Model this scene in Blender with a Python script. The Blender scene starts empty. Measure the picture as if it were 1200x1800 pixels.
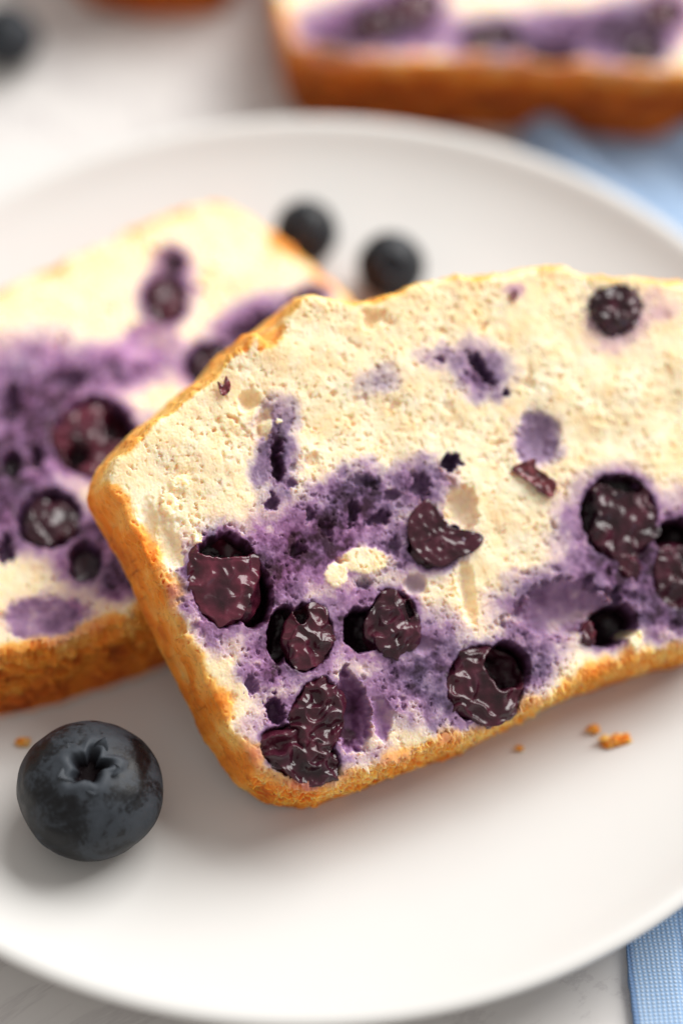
import bpy, math, random
import numpy as np
from mathutils import Vector, Matrix

# ------------------------------------------------------------------ camera, world, light, exposure
sc = bpy.context.scene
COL = sc.collection
PLATE_R, RIM_Z, FLOOR_Z = 0.075, 0.011, 0.0045
EL, DIST, LENS = math.radians(53.9), 0.328, 85.0
F_PX = LENS / 36.0 * 1800.0                      # photograph is 1200 x 1800
fwd = np.array([0.0, math.cos(EL), -math.sin(EL)])
upv = np.array([0.0, math.sin(EL), math.cos(EL)])
rgt = np.array([1.0, 0.0, 0.0])
TARGET = np.array([0.0049, 0.0, RIM_Z])
CAM = TARGET - fwd * DIST

cam_d = bpy.data.cameras.new('camera')
cam_d.lens = LENS
cam_d.sensor_fit = 'VERTICAL'
cam_d.sensor_height = 36.0
cam_d.sensor_width = 24.0
cam_d.clip_start = 0.01
cam_d.clip_end = 20
cam = bpy.data.objects.new('camera', cam_d)
COL.objects.link(cam)
M = Matrix((( rgt[0], upv[0], -fwd[0], CAM[0]),
            ( rgt[1], upv[1], -fwd[1], CAM[1]),
            ( rgt[2], upv[2], -fwd[2], CAM[2]),
            (0, 0, 0, 1)))
cam.matrix_world = M
cam_d.dof.use_dof = True
cam_d.dof.focus_distance = 0.3005
cam_d.dof.aperture_fstop = 4.6
cam_d.dof.aperture_blades = 0
sc.camera = cam

world = bpy.data.worlds.new('World')
sc.world = world
world.use_nodes = True
bg = world.node_tree.nodes['Background']
bg.inputs[0].default_value = (1.0, 0.945, 0.895, 1)
bg.inputs[1].default_value = 0.52

def area(name, loc, target, size, power, color, size_y=None):
    l = bpy.data.lights.new(name, 'AREA')
    l.energy = power
    l.color = color
    l.size = size
    if size_y:
        l.shape = 'RECTANGLE'
        l.size_y = size_y
    o = bpy.data.objects.new(name, l)
    COL.objects.link(o)
    o.location = loc
    d = Vector(target) - Vector(loc)
    o.rotation_euler = d.to_track_quat('-Z', 'Y').to_euler()
    return o
# the window the food stands beside: behind and to the right
area('window_light', (0.72, 0.70, 0.86), (0.0, 0.0, 0.01), 1.15, 33.0, (1.0, 0.985, 0.96), 0.95)

sc.view_settings.view_transform = 'Standard'
sc.view_settings.look = 'None'
sc.view_settings.exposure = 0.0
sc.view_settings.gamma = 1.0
sc.view_settings.use_curve_mapping = False
sc.render.engine = 'CYCLES'
sc.cycles.use_denoising = True
sc.cycles.max_bounces = 8
sc.cycles.caustics_reflective = False
sc.cycles.caustics_refractive = False

# ------------------------------------------------------------------ helpers
def ray_plane(px, py, p0, n):
    """point where the sight line of a photograph pixel meets a real plane"""
    px = np.asarray(px, float); py = np.asarray(py, float)
    D = fwd + ((px - 600) / F_PX)[..., None] * rgt - ((py - 900) / F_PX)[..., None] * upv
    t = ((np.asarray(p0) - CAM) @ n) / (D @ n)
    return CAM + D * t[..., None]

def at_z(px, py, z):
    return ray_plane(np.array([px]), np.array([py]), np.array([0, 0, z]), np.array([0, 0, 1.0]))[0]

def sstep(a, b, x):
    t = np.clip((x - a) / (b - a), 0, 1)
    return t * t * (3 - 2 * t)

def _tab(seed):
    r = np.random.RandomState(seed)
    p = r.permutation(256)
    g = r.normal(size=(256, 3)); g /= np.linalg.norm(g, axis=1)[:, None]
    return np.concatenate([p, p, p]), g.astype(np.float32)
_T = {}
def perlin(x, y, z=0.0, seed=1):
    if seed not in _T: _T[seed] = _tab(seed)
    p, g = _T[seed]
    x, y, z = np.broadcast_arrays(np.asarray(x, np.float32), np.asarray(y, np.float32), np.asarray(z, np.float32))
    xi, yi, zi = np.floor(x).astype(int), np.floor(y).astype(int), np.floor(z).astype(int)
    xf, yf, zf = x - xi, y - yi, z - zi
    u, v, w = [t * t * t * (t * (t * 6 - 15) + 10) for t in (xf, yf, zf)]
    out = 0
    for dz in (0, 1):
        wz = w if dz else 1 - w
        if dz and not np.any(zf): continue
        for dy in (0, 1):
            wy = v if dy else 1 - v
            for dx in (0, 1):
                wx = u if dx else 1 - u
                h = p[p[p[(xi + dx) & 255] + ((yi + dy) & 255)] + ((zi + dz) & 255)]
                gg = g[h]
                out = out + wx * wy * wz * (gg[..., 0] * (xf - dx) + gg[..., 1] * (yf - dy) + gg[..., 2] * (zf - dz))
    return out * 1.6

def fbm(x, y, z=0.0, oct=4, seed=1, gain=0.5):
    s, a, f = 0, 1.0, 1.0
    for k in range(oct):
        s = s + a * perlin(x * f + 17.3 * k, y * f - 9.1 * k, z * f + 3.7 * k, seed + k)
        a *= gain; f *= 2.03
    return s

def mesh_obj(name, verts, faces, mat=None, parent=None, smooth=True, attrs=None, normals=None):
    me = bpy.data.meshes.new(name)
    verts = np.asarray(verts, np.float32)
    if isinstance(faces, np.ndarray):
        nf, k = faces.shape
        me.vertices.add(len(verts)); me.vertices.foreach_set('co', verts.ravel())
        me.loops.add(nf * k); me.loops.foreach_set('vertex_index', faces.astype(np.int32).ravel())
        me.polygons.add(nf); me.polygons.foreach_set('loop_start', np.arange(0, nf * k, k, dtype=np.int32))
        me.update(calc_edges=True); me.validate()
    else:
        me.from_pydata([tuple(map(float, v)) for v in verts], [], [tuple(map(int, f)) for f in faces])
        me.update()
    for an, av in (attrs or {}).items():
        a = me.attributes.new(an, 'FLOAT', 'POINT')
        a.data.foreach_set('value', np.asarray(av, np.float32))
    me.polygons.foreach_set('use_smooth', [bool(smooth)] * len(me.polygons))
    if normals is not None:
        me.normals_split_custom_set_from_vertices(np.asarray(normals, np.float32))
    if mat: me.materials.append(mat)
    o = bpy.data.objects.new(name, me)
    COL.objects.link(o)
    if parent: o.parent = parent
    return o

def empty(name, loc, label, cat, group=None):
    o = bpy.data.objects.new(name, None)
    o.empty_display_size = 0.01
    COL.objects.link(o)
    o.location = loc
    tag(o, label, cat, group)
    return o

def tag(o, label=None, cat=None, group=None, kind=None):
    if label: o['label'] = label
    if cat: o['category'] = cat
    if group: o['group'] = group
    if kind: o['kind'] = kind
    return o

def grid_quads(nu, nv, wrap_u=False):
    i = np.arange(nu if wrap_u else nu - 1); j = np.arange(nv - 1)
    I, J = np.meshgrid(i, j, indexing='ij')
    I2 = (I + 1) % nu
    return np.stack([I * nv + J, I2 * nv + J, I2 * nv + J + 1, I * nv + J + 1], -1).reshape(-1, 4)

# ------------------------------------------------------------------ materials
class NT:
    def __init__(self, name):
        self.m = bpy.data.materials.new(name); self.m.use_nodes = True
        self.t = self.m.node_tree; self.N = self.t.nodes; self.L = self.t.links
        self.b = self.N['Principled BSDF']
    def n(self, typ, **kw):
        x = self.N.new(typ)
        for k, v in kw.items():
            if k.startswith('i_'):
                key = k[2:]
                key = int(key) if key.isdigit() else key.replace('_', ' ')
                x.inputs[key].default_value = v
            else: setattr(x, k, v)
        return x
    def l(self, a, b): self.L.new(a, b)
    def attr(self, name):
        return self.n('ShaderNodeAttribute', attribute_name=name).outputs['Fac']
    def coord(self, out='Object'):
        return self.n('ShaderNodeTexCoord').outputs[out]
    def noise(self, scale, detail=4, rough=0.55, vec=None, dist=0.0):
        x = self.n('ShaderNodeTexNoise')
        x.inputs['Scale'].default_value = scale; x.inputs['Detail'].default_value = detail
        x.inputs['Roughness'].default_value = rough; x.inputs['Distortion'].default_value = dist
        self.l(vec if vec is not None else self.coord(), x.inputs['Vector'])
        return x.outputs['Fac']
    def ramp(self, fac, stops, interp='LINEAR'):
        x = self.n('ShaderNodeValToRGB'); r = x.color_ramp; r.interpolation = interp
        while len(r.elements) > 1: r.elements.remove(r.elements[-1])
        for k, (p, c) in enumerate(stops):
            e = r.elements[0] if k == 0 else r.elements.new(p)
            e.position = p
            e.color = (*c, 1) if isinstance(c, tuple) else (c, c, c, 1)
        self.l(fac, x.inputs[0])
        return x.outputs[0]
    def mix(self, fac, a, b, mode='MIX'):
        x = self.n('ShaderNodeMix', data_type='RGBA', blend_type=mode)
        for s, v in ((x.inputs['Factor'], fac), (x.inputs['A'], a), (x.inputs['B'], b)):
            if isinstance(v, (int, float)): s.default_value = v
            elif isinstance(v, tuple): s.default_value = (*v, 1)
            else: self.l(v, s)
        return x.outputs['Result']
    def math(self, op, a, b=0.0, clamp=False):
        x = self.n('ShaderNodeMath', operation=op, use_clamp=clamp)
        for s, v in ((x.inputs[0], a), (x.inputs[1], b)):
            if isinstance(v, (int, float)): s.default_value = v
            else: self.l(v, s)
        return x.outputs[0]
    def bump(self, h, strength, dist):
        x = self.n('ShaderNodeBump'); x.inputs['Strength'].default_value = strength; x.inputs['Distance'].default_value = dist
        self.l(h, x.inputs['Height']); self.l(x.outputs[0], self.b.inputs['Normal'])
    def set(self, **kw):
        for k, v in kw.items():
            s = self.b.inputs[k.replace('_', ' ')]
            if isinstance(v, (int, float)): s.default_value = v
            elif isinstance(v, tuple): s.default_value = (*v, 1) if s.type == 'RGBA' else v
            else: self.l(v, s)
        return self

def crumb_material():
    t = NT('cake')
    n1 = t.noise(260, 5, 0.6); n2 = t.noise(1400, 3, 0.6); n3 = t.noise(90, 3)
    crumb = t.ramp(n1, [(0.3, (0.955, 0.695, 0.40)), (0.5, (0.965, 0.785, 0.54)), (0.72, (0.97, 0.85, 0.67))])
    st0 = t.attr('stain'); st = t.math('ADD', st0, t.math('MULTIPLY', t.math('SUBTRACT', n2, 0.5), t.math('MULTIPLY', st0, 0.28)), True)
    blue = t.ramp(st, [(0.0, (0.965, 0.785, 0.54)), (0.2, (0.64, 0.525, 0.51)), (0.42, (0.31, 0.215, 0.325)), (0.68, (0.115, 0.072, 0.145)), (0.85, (0.036, 0.019, 0.040)), (1.0, (0.014, 0.006, 0.014))])
    mag = t.ramp(st, [(0.0, (0.965, 0.785, 0.54)), (0.2, (0.70, 0.48, 0.50)), (0.42, (0.40, 0.185, 0.375)), (0.68, (0.17, 0.058, 0.15)), (0.85, (0.055, 0.015, 0.034)), (1.0, (0.02, 0.004, 0.009))])
    stc = t.mix(t.attr('tint'), blue, mag)
    c = t.mix(t.ramp(st, [(0.0, 0.0), (0.16, 1.0)]), crumb, stc)
    cr0 = t.attr('crust'); cr = t.math('ADD', cr0, t.math('MULTIPLY', t.math('SUBTRACT', n3, 0.5), t.math('MULTIPLY', cr0, 0.7)), True)
    crc = t.ramp(cr, [(0.0, (0.94, 0.76, 0.47)), (0.22, (0.95, 0.51, 0.135)), (0.45, (0.82, 0.245, 0.026)), (0.7, (0.50, 0.105, 0.011)), (1.0, (0.17, 0.034, 0.008))])
    crc = t.mix(t.math('MULTIPLY', t.math('GREATER_THAN', n2, 0.60), 0.25), crc, (0.28, 0.09, 0.02))
    c = t.mix(t.math('MULTIPLY', t.ramp(cr, [(0.02, 0.0), (0.25, 1.0)]), t.math('SUBTRACT', 1.0, t.math('MULTIPLY', st0, 0.85))), c, crc)
    t.set(Base_Color=c, Subsurface_Weight=t.math('SUBTRACT', 0.80, t.math('MULTIPLY', st0, 0.9), True), Subsurface_Scale=0.0020,
          Subsurface_Radius=(1.0, 0.55, 0.22), Roughness=t.math('SUBTRACT', 0.75, t.math('MULTIPLY', t.attr('wet'), 0.5)),
          Specular_IOR_Level=t.math('ADD', 0.2, t.math('MULTIPLY', t.attr('wet'), 0.3)))
    t.bump(t.math('ADD', n2, t.noise(3500, 2)), 0.2, 0.00015)
    return t.m

def berry_baked_material():
    t = NT('baked_blueberry_skin')
    n = t.noise(320, 4); n2 = t.noise(800, 2, 0.5, dist=1.5)
    dark = t.ramp(n, [(0.35, (0.005, 0.0013, 0.0035)), (0.6, (0.017, 0.0038, 0.011)), (0.8, (0.042, 0.010, 0.025))])
    red = t.ramp(n, [(0.3, (0.040, 0.004, 0.011)), (0.6, (0.115, 0.016, 0.034)), (0.8, (0.20, 0.05, 0.072))])
    c = t.mix(t.attr('red'), dark, red)
    t.set(Base_Color=c, Roughness=t.ramp(n2, [(0.3, 0.18), (0.7, 0.32)]), Specular_IOR_Level=0.45, Coat_Weight=0.3, Coat_Roughness=0.10,
          IOR=1.4)
    t.bump(n2, 0.10, 0.0004)
    return t.m

def flake_material():
    t = NT('berry_skin_flake')
    c = t.ramp(t.noise(700, 3), [(0.35, (0.06, 0.006, 0.012)), (0.65, (0.22, 0.03, 0.04))])
    t.set(Base_Color=c, Roughness=0.3, Coat_Weight=0.2, Coat_Roughness=0.2)
    return t.m

def fresh_berry_material():
    t = NT('fresh_blueberry_skin')
    n = t.noise(210, 5, 0.65, dist=0.8); n2 = t.noise(1000, 4, 0.7, dist=0.5); n3 = t.noise(60, 3)
    bl = t.math('ADD', t.math('MULTIPLY', n, 0.75), t.math('ADD', t.math('MULTIPLY', n2, 0.38), t.math('MULTIPLY', n3, 0.35)))
    bl = t.math('ADD', bl, t.math('MULTIPLY', t.attr('crown'), 0.30))
    f = t.ramp(bl, [(0.66, 0.0), (0.74, 0.15), (0.82, 0.75), (1.0, 1.0)])
    c = t.mix(f, (0.0025, 0.0028, 0.0042), (0.040, 0.048, 0.060))
    c = t.mix(t.attr('pit'), c, (0.006, 0.003, 0.004))
    t.set(Base_Color=c, Roughness=t.ramp(bl, [(0.55, 0.25), (0.9, 0.6)]), Specular_IOR_Level=t.math('SUBTRACT', 0.28, t.math('MULTIPLY', t.attr('pit'), 0.22)))
    t.bump(n2, 0.25, 0.0002)
    return t.m

def plate_material():
    t = NT('matte_white_ceramic')
    n = t.noise(35, 3)
    t.set(Base_Color=t.ramp(n, [(0.3, (0.625, 0.62, 0.605)), (0.7, (0.645, 0.64, 0.625))]), Roughness=t.ramp(t.noise(80, 4), [(0.3, 0.42), (0.7, 0.5)]), Specular_IOR_Level=0.4)
    return t.m

def table_material():
    t = NT('pale_stone_top')
    n = t.noise(9, 6, 0.6, dist=1.5); v = t.noise(14, 8, 0.7, dist=2.5)
    c = t.ramp(n, [(0.3, (0.66, 0.64, 0.625)), (0.7, (0.73, 0.71, 0.695))])
    vein = t.ramp(v, [(0.47, 0.0), (0.5, 0.35), (0.53, 0.0)])
    c = t.mix(vein, c, (0.42, 0.39, 0.40))
    t.set(Base_Color=c, Roughness=0.45, Specular_IOR_Level=0.35)
    return t.m

def cloth_material():
    t = NT('blue_chambray')
    co = t.coord('Object')
    def threads(direction, scale):
        w = t.n('ShaderNodeTexWave', wave_type='BANDS', bands_direction=direction, wave_profile='SIN')
        w.inputs['Scale'].default_value = scale; w.inputs['Distortion'].default_value = 1.3; w.inputs['Detail'].default_value = 2; w.inputs['Detail Scale'].default_value = 0.7
        t.l(co, w.inputs['Vector']); return w.outputs['Fac']
    a, b = threads('X', 520), threads('Y', 600)
    weave = t.math('MULTIPLY', a, b)
    slub = t.noise(160, 4, 0.6)
    f = t.math('ADD', t.math('MULTIPLY', weave, 0.75), t.math('MULTIPLY', slub, 0.35))
    c = t.ramp(f, [(0.1, (0.24, 0.39, 0.62)), (0.45, (0.40, 0.54, 0.74)), (0.85, (0.56, 0.67, 0.81))])
    c = t.mix(t.math('MULTIPLY', t.attr('hem'), 0.75), c, (0.11, 0.21, 0.42))
    t.set(Base_Color=c, Roughness=0.9, Specular_IOR_Level=0.1, Sheen_Weight=0.2)
    t.bump(f, 0.7, 0.0003)
    return t.m

MAT = dict(cake=crumb_material(), berry=berry_baked_material(), flake=flake_material(), fresh=fresh_berry_material(),
           plate=plate_material(), table=table_material(), cloth=cloth_material())

# ------------------------------------------------------------------ setting: table
def build_table():
    n = 40
    xs = np.linspace(-0.9, 0.9, n); ys = np.linspace(-0.7, 1.1, n)
    X, Y = np.meshgrid(xs, ys, indexing='ij')
    o = mesh_obj('table_top', np.stack([X, Y, 0 * X], -1).reshape(-1, 3), grid_quads(n, n), MAT['table'])
    tag(o, 'pale stone table top under plate and napkin', 'table', kind='structure')
build_table()

# ------------------------------------------------------------------ plate
def build_plate():
    prof = [(0, .0012), (38, .0012), (42, .0010), (44, .0010), (46, .0022), (55, .0034), (66, .0064), (72, .0088), (74.2, .0099),
            (74.9, .0104), (75.1, .0109), (74.8, .0114), (74.0, .0116), (73.2, .01145), (72.0, .0108), (69.5, .0094), (66, .0080), (61.5, .0067), (57, .0058), (51, .0050), (45, .00465), (36, .0045), (20, .0045), (0, .0045)]
    # resample with a smooth curve
    P = np.array([(a / 1000.0, b) for a, b in prof])
    out = []
    for i in range(len(P) - 1):
        p0, p1, p2, p3 = P[max(i - 1, 0)], P[i], P[i + 1], P[min(i + 2, len(P) - 1)]
        k = 4
        for s in range(k):
            u = s / k
            m1, m2 = (p2 - p0) * .5, (p3 - p1) * .5
            L = np.linalg.norm(p2 - p1)
            for m in (m1, m2):
                if np.linalg.norm(m) > L: m *= L / np.linalg.norm(m)
            out.append((2*u**3-3*u**2+1)*p1 + (u**3-2*u**2+u)*m1 + (-2*u**3+3*u**2)*p2 + (u**3-u**2)*m2)
    out.append(P[-1])
    out = np.array(out); nu = 200
    a = np.linspace(0, 2 * np.pi, nu, endpoint=False)
    V = np.stack([np.cos(a)[:, None] * out[None, :, 0], np.sin(a)[:, None] * out[None, :, 0], np.repeat(out[None, :, 1], nu, 0)], -1)
    o = mesh_obj('dessert_plate', V.reshape(-1, 3), grid_quads(nu, len(out), True), MAT['plate'])
    tag(o, 'round matte white dessert plate holding two blueberry cake slices', 'plate')
build_plate()

# ------------------------------------------------------------------ napkin
def build_napkin():
    nx, ny = 260, 420
    x0, x1, y0, y1 = 0.0372, 0.20, -0.16, 0.155
    xs = x0 + (x1 - x0) * np.linspace(0, 1, nx) ** 1.3; ys = np.linspace(y0, y1, ny)
    X, Y = np.meshgrid(xs, ys, indexing='ij')
    e = X - x0
    under = sstep(0.078, 0.07, np.hypot(X, Y))
    wob = 0.0006 * perlin(X * 45, Y * 30, seed=5) + 0.0012 * sstep(0.08, 0.12, np.hypot(X, Y)) * (perlin(X * 22, Y * 14, seed=8) + 0.6)
    Z = 0.00085 + (1 - under) * np.clip(wob, -0.0002, 0.004) + sstep(0.078, 0.086, np.hypot(X, Y)) * sstep(0.05, 0.07, Y) * 0.003 * np.clip(np.sin((X * 0.8 + Y * 0.35) * 420 + 2 * perlin(X * 30, Y * 30, seed=9)), -.2, 1)
    Z += (1 - under) * 0.0004 * (sstep(0.0085, 0.007, e) - 0.8 * np.exp(-((e - 0.0068) / 0.0005) ** 2))
    X2 = X + 0.0008 * perlin(Y * 40, Y * 0 + 2.5, seed=4) + 0.00012 * perlin(Y * 900, Y * 0 + 2.5, seed=6) * (e < 1e-4)
    hem = np.clip(sstep(0.0011, 0.0003, e) + 0.5 * np.exp(-((e - 0.0068) / 0.00035) ** 2), 0, 1)
    top = np.stack([X2, Y, Z], -1).reshape(-1, 3)
    bot = top.copy(); bot[:, 2] = 0.0002
    Q = grid_quads(nx, ny); n = len(top)
    idx = np.arange(n).reshape(nx, ny)
    ring = np.concatenate([idx[:, 0], idx[-1, 1:], idx[-2::-1, -1], idx[0, -2:0:-1]])
    r2 = np.roll(ring, -1)
    side = np.stack([ring, ring + n, r2 + n, r2], -1)
    o = mesh_obj('napkin', np.concatenate([top, bot]), np.concatenate([Q, Q[:, ::-1] + n, side]), MAT['cloth'],
                 attrs={'hem': np.concatenate([hem.ravel(), hem.ravel()])})
    o.rotation_euler.z = 0.051
    tag(o, 'light blue woven cotton napkin lying partly under the white plate', 'napkin')
build_napkin()

# ------------------------------------------------------------------ cake slices
def smooth_closed(P, n=400):
    """closed Catmull-Rom through the outline points, resampled evenly"""
    P = np.asarray(P, float); m = len(P); out = []
    for i in range(m):
        p0, p1, p2, p3 = P[i - 1], P[i], P[(i + 1) % m], P[(i + 2) % m]
        for s in np.linspace(0, 1, 12, endpoint=False):
            out.append(.5 * (2*p1 + (p2-p0)*s + (2*p0-5*p1+4*p2-p3)*s*s + (3*p1-p0-3*p2+p3)*s**3))
    out = np.array(out); d = np.r_[0, np.cumsum(np.linalg.norm(np.diff(np.vstack([out, out[:1]]), axis=0), axis=1))]
    o2 = np.vstack([out, out[:1]]); t = np.linspace(0, d[-1], n, endpoint=False)
    return np.stack([np.interp(t, d, o2[:, 0]), np.interp(t, d, o2[:, 1])], 1)

def sdf_poly(X, Y, P):
    """signed distance (positive outside) and nearest boundary point, brute force"""
    A = P; B = np.roll(P, -1, 0); D = B - A; L2 = (D ** 2).sum(1)
    sh = X.shape; X = X.ravel(); Y = Y.ravel()
    best = np.full(X.shape, 1e9); cx = np.zeros_like(X); cy = np.zeros_like(X); inside = np.zeros(X.shape, bool)
    for k in range(len(A)):
        rx, ry = X - A[k, 0], Y - A[k, 1]
        t = np.clip((rx * D[k, 0] + ry * D[k, 1]) / L2[k], 0, 1)
        qx, qy = A[k, 0] + t * D[k, 0], A[k, 1] + t * D[k, 1]
        d = (X - qx) ** 2 + (Y - qy) ** 2
        m = d < best
        best[m] = d[m]; cx[m] = qx[m]; cy[m] = qy[m]
        c = (A[k, 1] > Y) != (B[k, 1] > Y)
        if c.any():
            xi = A[k, 0] + (Y - A[k, 1]) / (D[k, 1] if D[k, 1] else 1e-12) * D[k, 0]
            inside ^= c & (X < xi)
    s = np.sqrt(best); s[inside] *= -1
    return s.reshape(sh), cx.reshape(sh), cy.reshape(sh)

class Slice:
    """a cut cake slice: local x,y lie in the cut face, local z points out of it; units mm inside, metres in the mesh"""
    def __init__(self, name, label, cat, origin, ex, ey, n, group=None):
        self.o, self.ex, self.ey, self.n = [np.asarray(v, float) for v in (origin, ex, ey, n)]
        self.root = bpy.data.objects.new(name, None); COL.objects.link(self.root)
        self.root.empty_display_size = 0.01
        M = Matrix.Identity(4)
        for c, v in enumerate((self.ex, self.ey, self.n, self.o)):
            for r in range(3): M[r][c] = v[r]
        self.root.matrix_world = M
        tag(self.root, label, cat, group)
    def uv(self, px, py):
        X = ray_plane(np.atleast_1d(px), np.atleast_1d(py), self.o, self.n) - self.o
        return X @ self.ex * 1000, X @ self.ey * 1000
    def scale(self, px, py):
        u, v = self.uv([px - 5, px + 5, px, px], [py, py, py - 5, py + 5])
        return math.hypot(u[1] - u[0], v[1] - v[0]) / 10, math.hypot(u[3] - u[2], v[3] - v[2]) / 10
    def ell(self, px, py, rx, ry, ang=0.0):
        """pixel ellipse -> centre and 2x2 matrix that maps face mm to the unit disc"""
        a = math.radians(ang); c, s = math.cos(a), math.sin(a)
        u, v = self.uv([px, px + rx * c, px + ry * s], [py, py - rx * s, py + ry * c])   # ang counter-clockwise in the picture
        J = np.array([[u[1] - u[0], u[2] - u[0]], [v[1] - v[0], v[2] - v[0]]])
        return u[0], v[0], np.linalg.inv(J), J

def build_slice(S, outline_px, thick, step, seed, pores=(1.0, 0.25), stains=(), holes=(), smooths=(), lumps=(), fine=None, crust_dark=0.0, flare=0.0, edge_golden=1.0, rag=1.0, top_fade=1.0):
    rs = np.random.RandomState(seed)
    ou, ov = S.uv([p[0] for p in outline_px], [p[1] for p in outline_px])
    P = smooth_closed(np.stack([ou, ov], 1))
    # ragged cut edge
    tt = np.arange(len(P)) / len(P) * np.linalg.norm(np.diff(P, axis=0), axis=1).sum()
    nrm = np.roll(P, -1, 0) - np.roll(P, 1, 0); nrm = np.stack([nrm[:, 1], -nrm[:, 0]], 1); nrm /= np.linalg.norm(nrm, axis=1)[:, None]
    P = P + nrm * (rag * (0.55 * perlin(tt * .33, tt * 0 + seed, seed=seed) + 0.38 * perlin(tt * 1.1, tt * 0 + seed + 9.5, seed=seed + 1)))[:, None]
    mrg = thick + 4
    lo, hi = P.min(0) - mrg, P.max(0) + mrg
    if fine is None: fine = (lo[0], hi[0], lo[1], hi[1])
    def axis(a, b, fa, fb):
        fa, fb = max(a, fa), min(b, fb)
        left = np.arange(a, fa, step * 4); mid = np.arange(fa, fb, step); right = np.arange(fb, b + step * 4, step * 4)
        return np.concatenate([left, mid, right])
    us, vs = axis(lo[0], hi[0], fine[0], fine[1]), axis(lo[1], hi[1], fine[2], fine[3])
    U, V = np.meshgrid(us, vs, indexing='ij')
    # distance field on a coarse grid, then interpolated
    cs = 0.5
    cu, cv = np.arange(lo[0] - 1, hi[0] + 5, cs), np.arange(lo[1] - 1, hi[1] + 5, cs)
    CU, CV = np.meshgrid(cu, cv, indexing='ij')
    sd, cx, cy = sdf_poly(CU, CV, P)
    fi, fj = (us - cu[0]) / cs, (vs - cv[0]) / cs
    i0, j0 = fi.astype(int), fj.astype(int); a, b = (fi - i0)[:, None], (fj - j0)[None]
    g = lambda A: (1-a)*(1-b)*A[np.ix_(i0, j0)] + a*(1-b)*A[np.ix_(i0+1, j0)] + (1-a)*b*A[np.ix_(i0, j0+1)] + a*b*A[np.ix_(i0+1, j0+1)]
    sd, cx, cy = g(sd), g(cx), g(cy)
    GX, GY = np.gradient(sd, us, vs); gl = np.hypot(GX, GY) + 1e-6; GX /= gl; GY /= gl

    # --- relief of the cut face (mm)
    wu = U + 0.28 * perlin(U * 1.3, V * 1.3, seed=seed + 20) + 0.15 * perlin(U * 4, V * 4, seed=seed + 21)
    wv = V + 0.28 * perlin(U * 1.3 + 40, V * 1.3, seed=seed + 22) + 0.15 * perlin(U * 4 + 40, V * 4, seed=seed + 23)
    base = 0.45 * fbm(U * .12, V * .12, seed=seed + 2, oct=2)
    r1 = perlin(wu * .8, wv * .8, seed=seed + 3); r2 = perlin(wu * 1.9, wv * 1.9, seed=seed + 4); r3 = perlin(wu * 4.2, wv * 4.2, seed=seed + 5)
    rough = 0.13 * r1 + 0.07 * (0.35 - np.abs(r2)) * 1.3 + 0.09 * r3
    if step < 0.2: rough = rough + 0.055 * perlin(U * 8.3, V * 8.3, seed=seed + 6)
    hole = np.zeros_like(U)
    face = (sd < 0.3)
    def window(u, v, r):
        return (slice(*np.searchsorted(us, [u - r, u + r])), slice(*np.searchsorted(vs, [v - r, v + r])))
    area_mm = (P[:, 0].max() - P[:, 0].min()) * (P[:, 1].max() - P[:, 1].min())
    dens = 0.15 + 1.05 * np.clip(fbm(CU * .16, CV * .16, seed=seed + 15, oct=2) + 0.4, 0, 1)
    def add_pore(u, v, r, ecc, ang, depth, edge=0.62):
        w = window(u, v, r * ecc * 1.5 + 0.4)
        if w[0].start >= w[0].stop or w[1].start >= w[1].stop: return
        du, dv = wu[w] - u, wv[w] - v; c, s = math.cos(ang), math.sin(ang)
        d = np.hypot((du * c + dv * s) / (r * ecc), (-du * s + dv * c) / r)
        hole[w] = np.maximum(hole[w], depth * (1 - sstep(edge, 1.08, d)))
    for rng, n_per, dk in (((0.11, 0.22), pores[0] * 0.62, 2.0), ((0.22, 0.40), pores[0] * 0.06, 1.25), ((0.42, 0.8), pores[1] * 0.012, 1.1)):
        for _ in range(int(n_per * area_mm)):
            u, v = rs.uniform(lo[0] + mrg, hi[0] - mrg), rs.uniform(lo[1] + mrg, hi[1] - mrg)
            i, j = int((u - cu[0]) / cs), int((v - cv[0]) / cs)
            if rs.rand() > dens[i, j]: continue
            r = rs.uniform(*rng)
            add_pore(u, v, r, rs.uniform(1.0, 1.7), rs.uniform(0, 3.14), r * dk * rs.uniform(.6, 1.15))
    # irregular torn openings in the crumb
    dn = fbm(U * .11, V * .11, seed=seed + 12, oct=2)
    t1 = fbm(wu * .62, wv * .62, seed=seed + 13, oct=2, gain=.45); t2 = fbm(wu * 1.5 + 20, wv * 1.5, seed=seed + 14, oct=2, gain=.5)
    hole = np.maximum(hole, 0.75 * sstep(.62, .86, t1 + 0.22 * dn)); hole = np.maximum(hole, 0.42 * sstep(.56, .80, t2 + 0.25 * dn))
    # --- stains, holes, smooth hollows
    stain = np.zeros_like(U); tint = np.zeros_like(U); wet = np.zeros_like(U); smo = np.zeros_like(U)
    nz = fbm(U * .5, V * .5, seed=seed + 30, oct=4); nz2 = fbm(U * 1.4, V * 1.4, seed=seed + 33, oct=3)
    su = U + 1.1 * perlin(U * .35, V * .35, seed=seed + 40) + 0.5 * perlin(U * 1.1, V * 1.1, seed=seed + 41)
    sv = V + 1.1 * perlin(U * .35 + 30, V * .35, seed=seed + 42) + 0.5 * perlin(U * 1.1 + 30, V * 1.1, seed=seed + 43)
    tw = np.full(U.shape, 1e-3)
    for (px, py, rx, ry, ang, amt, mg) in stains:
        u0, v0, K, J = S.ell(px, py, rx, ry, ang)
        d = np.hypot(K[0, 0] * (su - u0) + K[0, 1] * (sv - v0), K[1, 0] * (su - u0) + K[1, 1] * (sv - v0))
        f = amt * (1 - sstep(0.15, 1.25, d))
        stain = np.maximum(stain, f) + 0.25 * np.minimum(stain, f)
        tint += f * mg; tw += f
    stain = np.clip(stain * 1.12 * (1 + 0.40 * nz + 0.22 * nz2), 0, 0.86)
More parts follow.
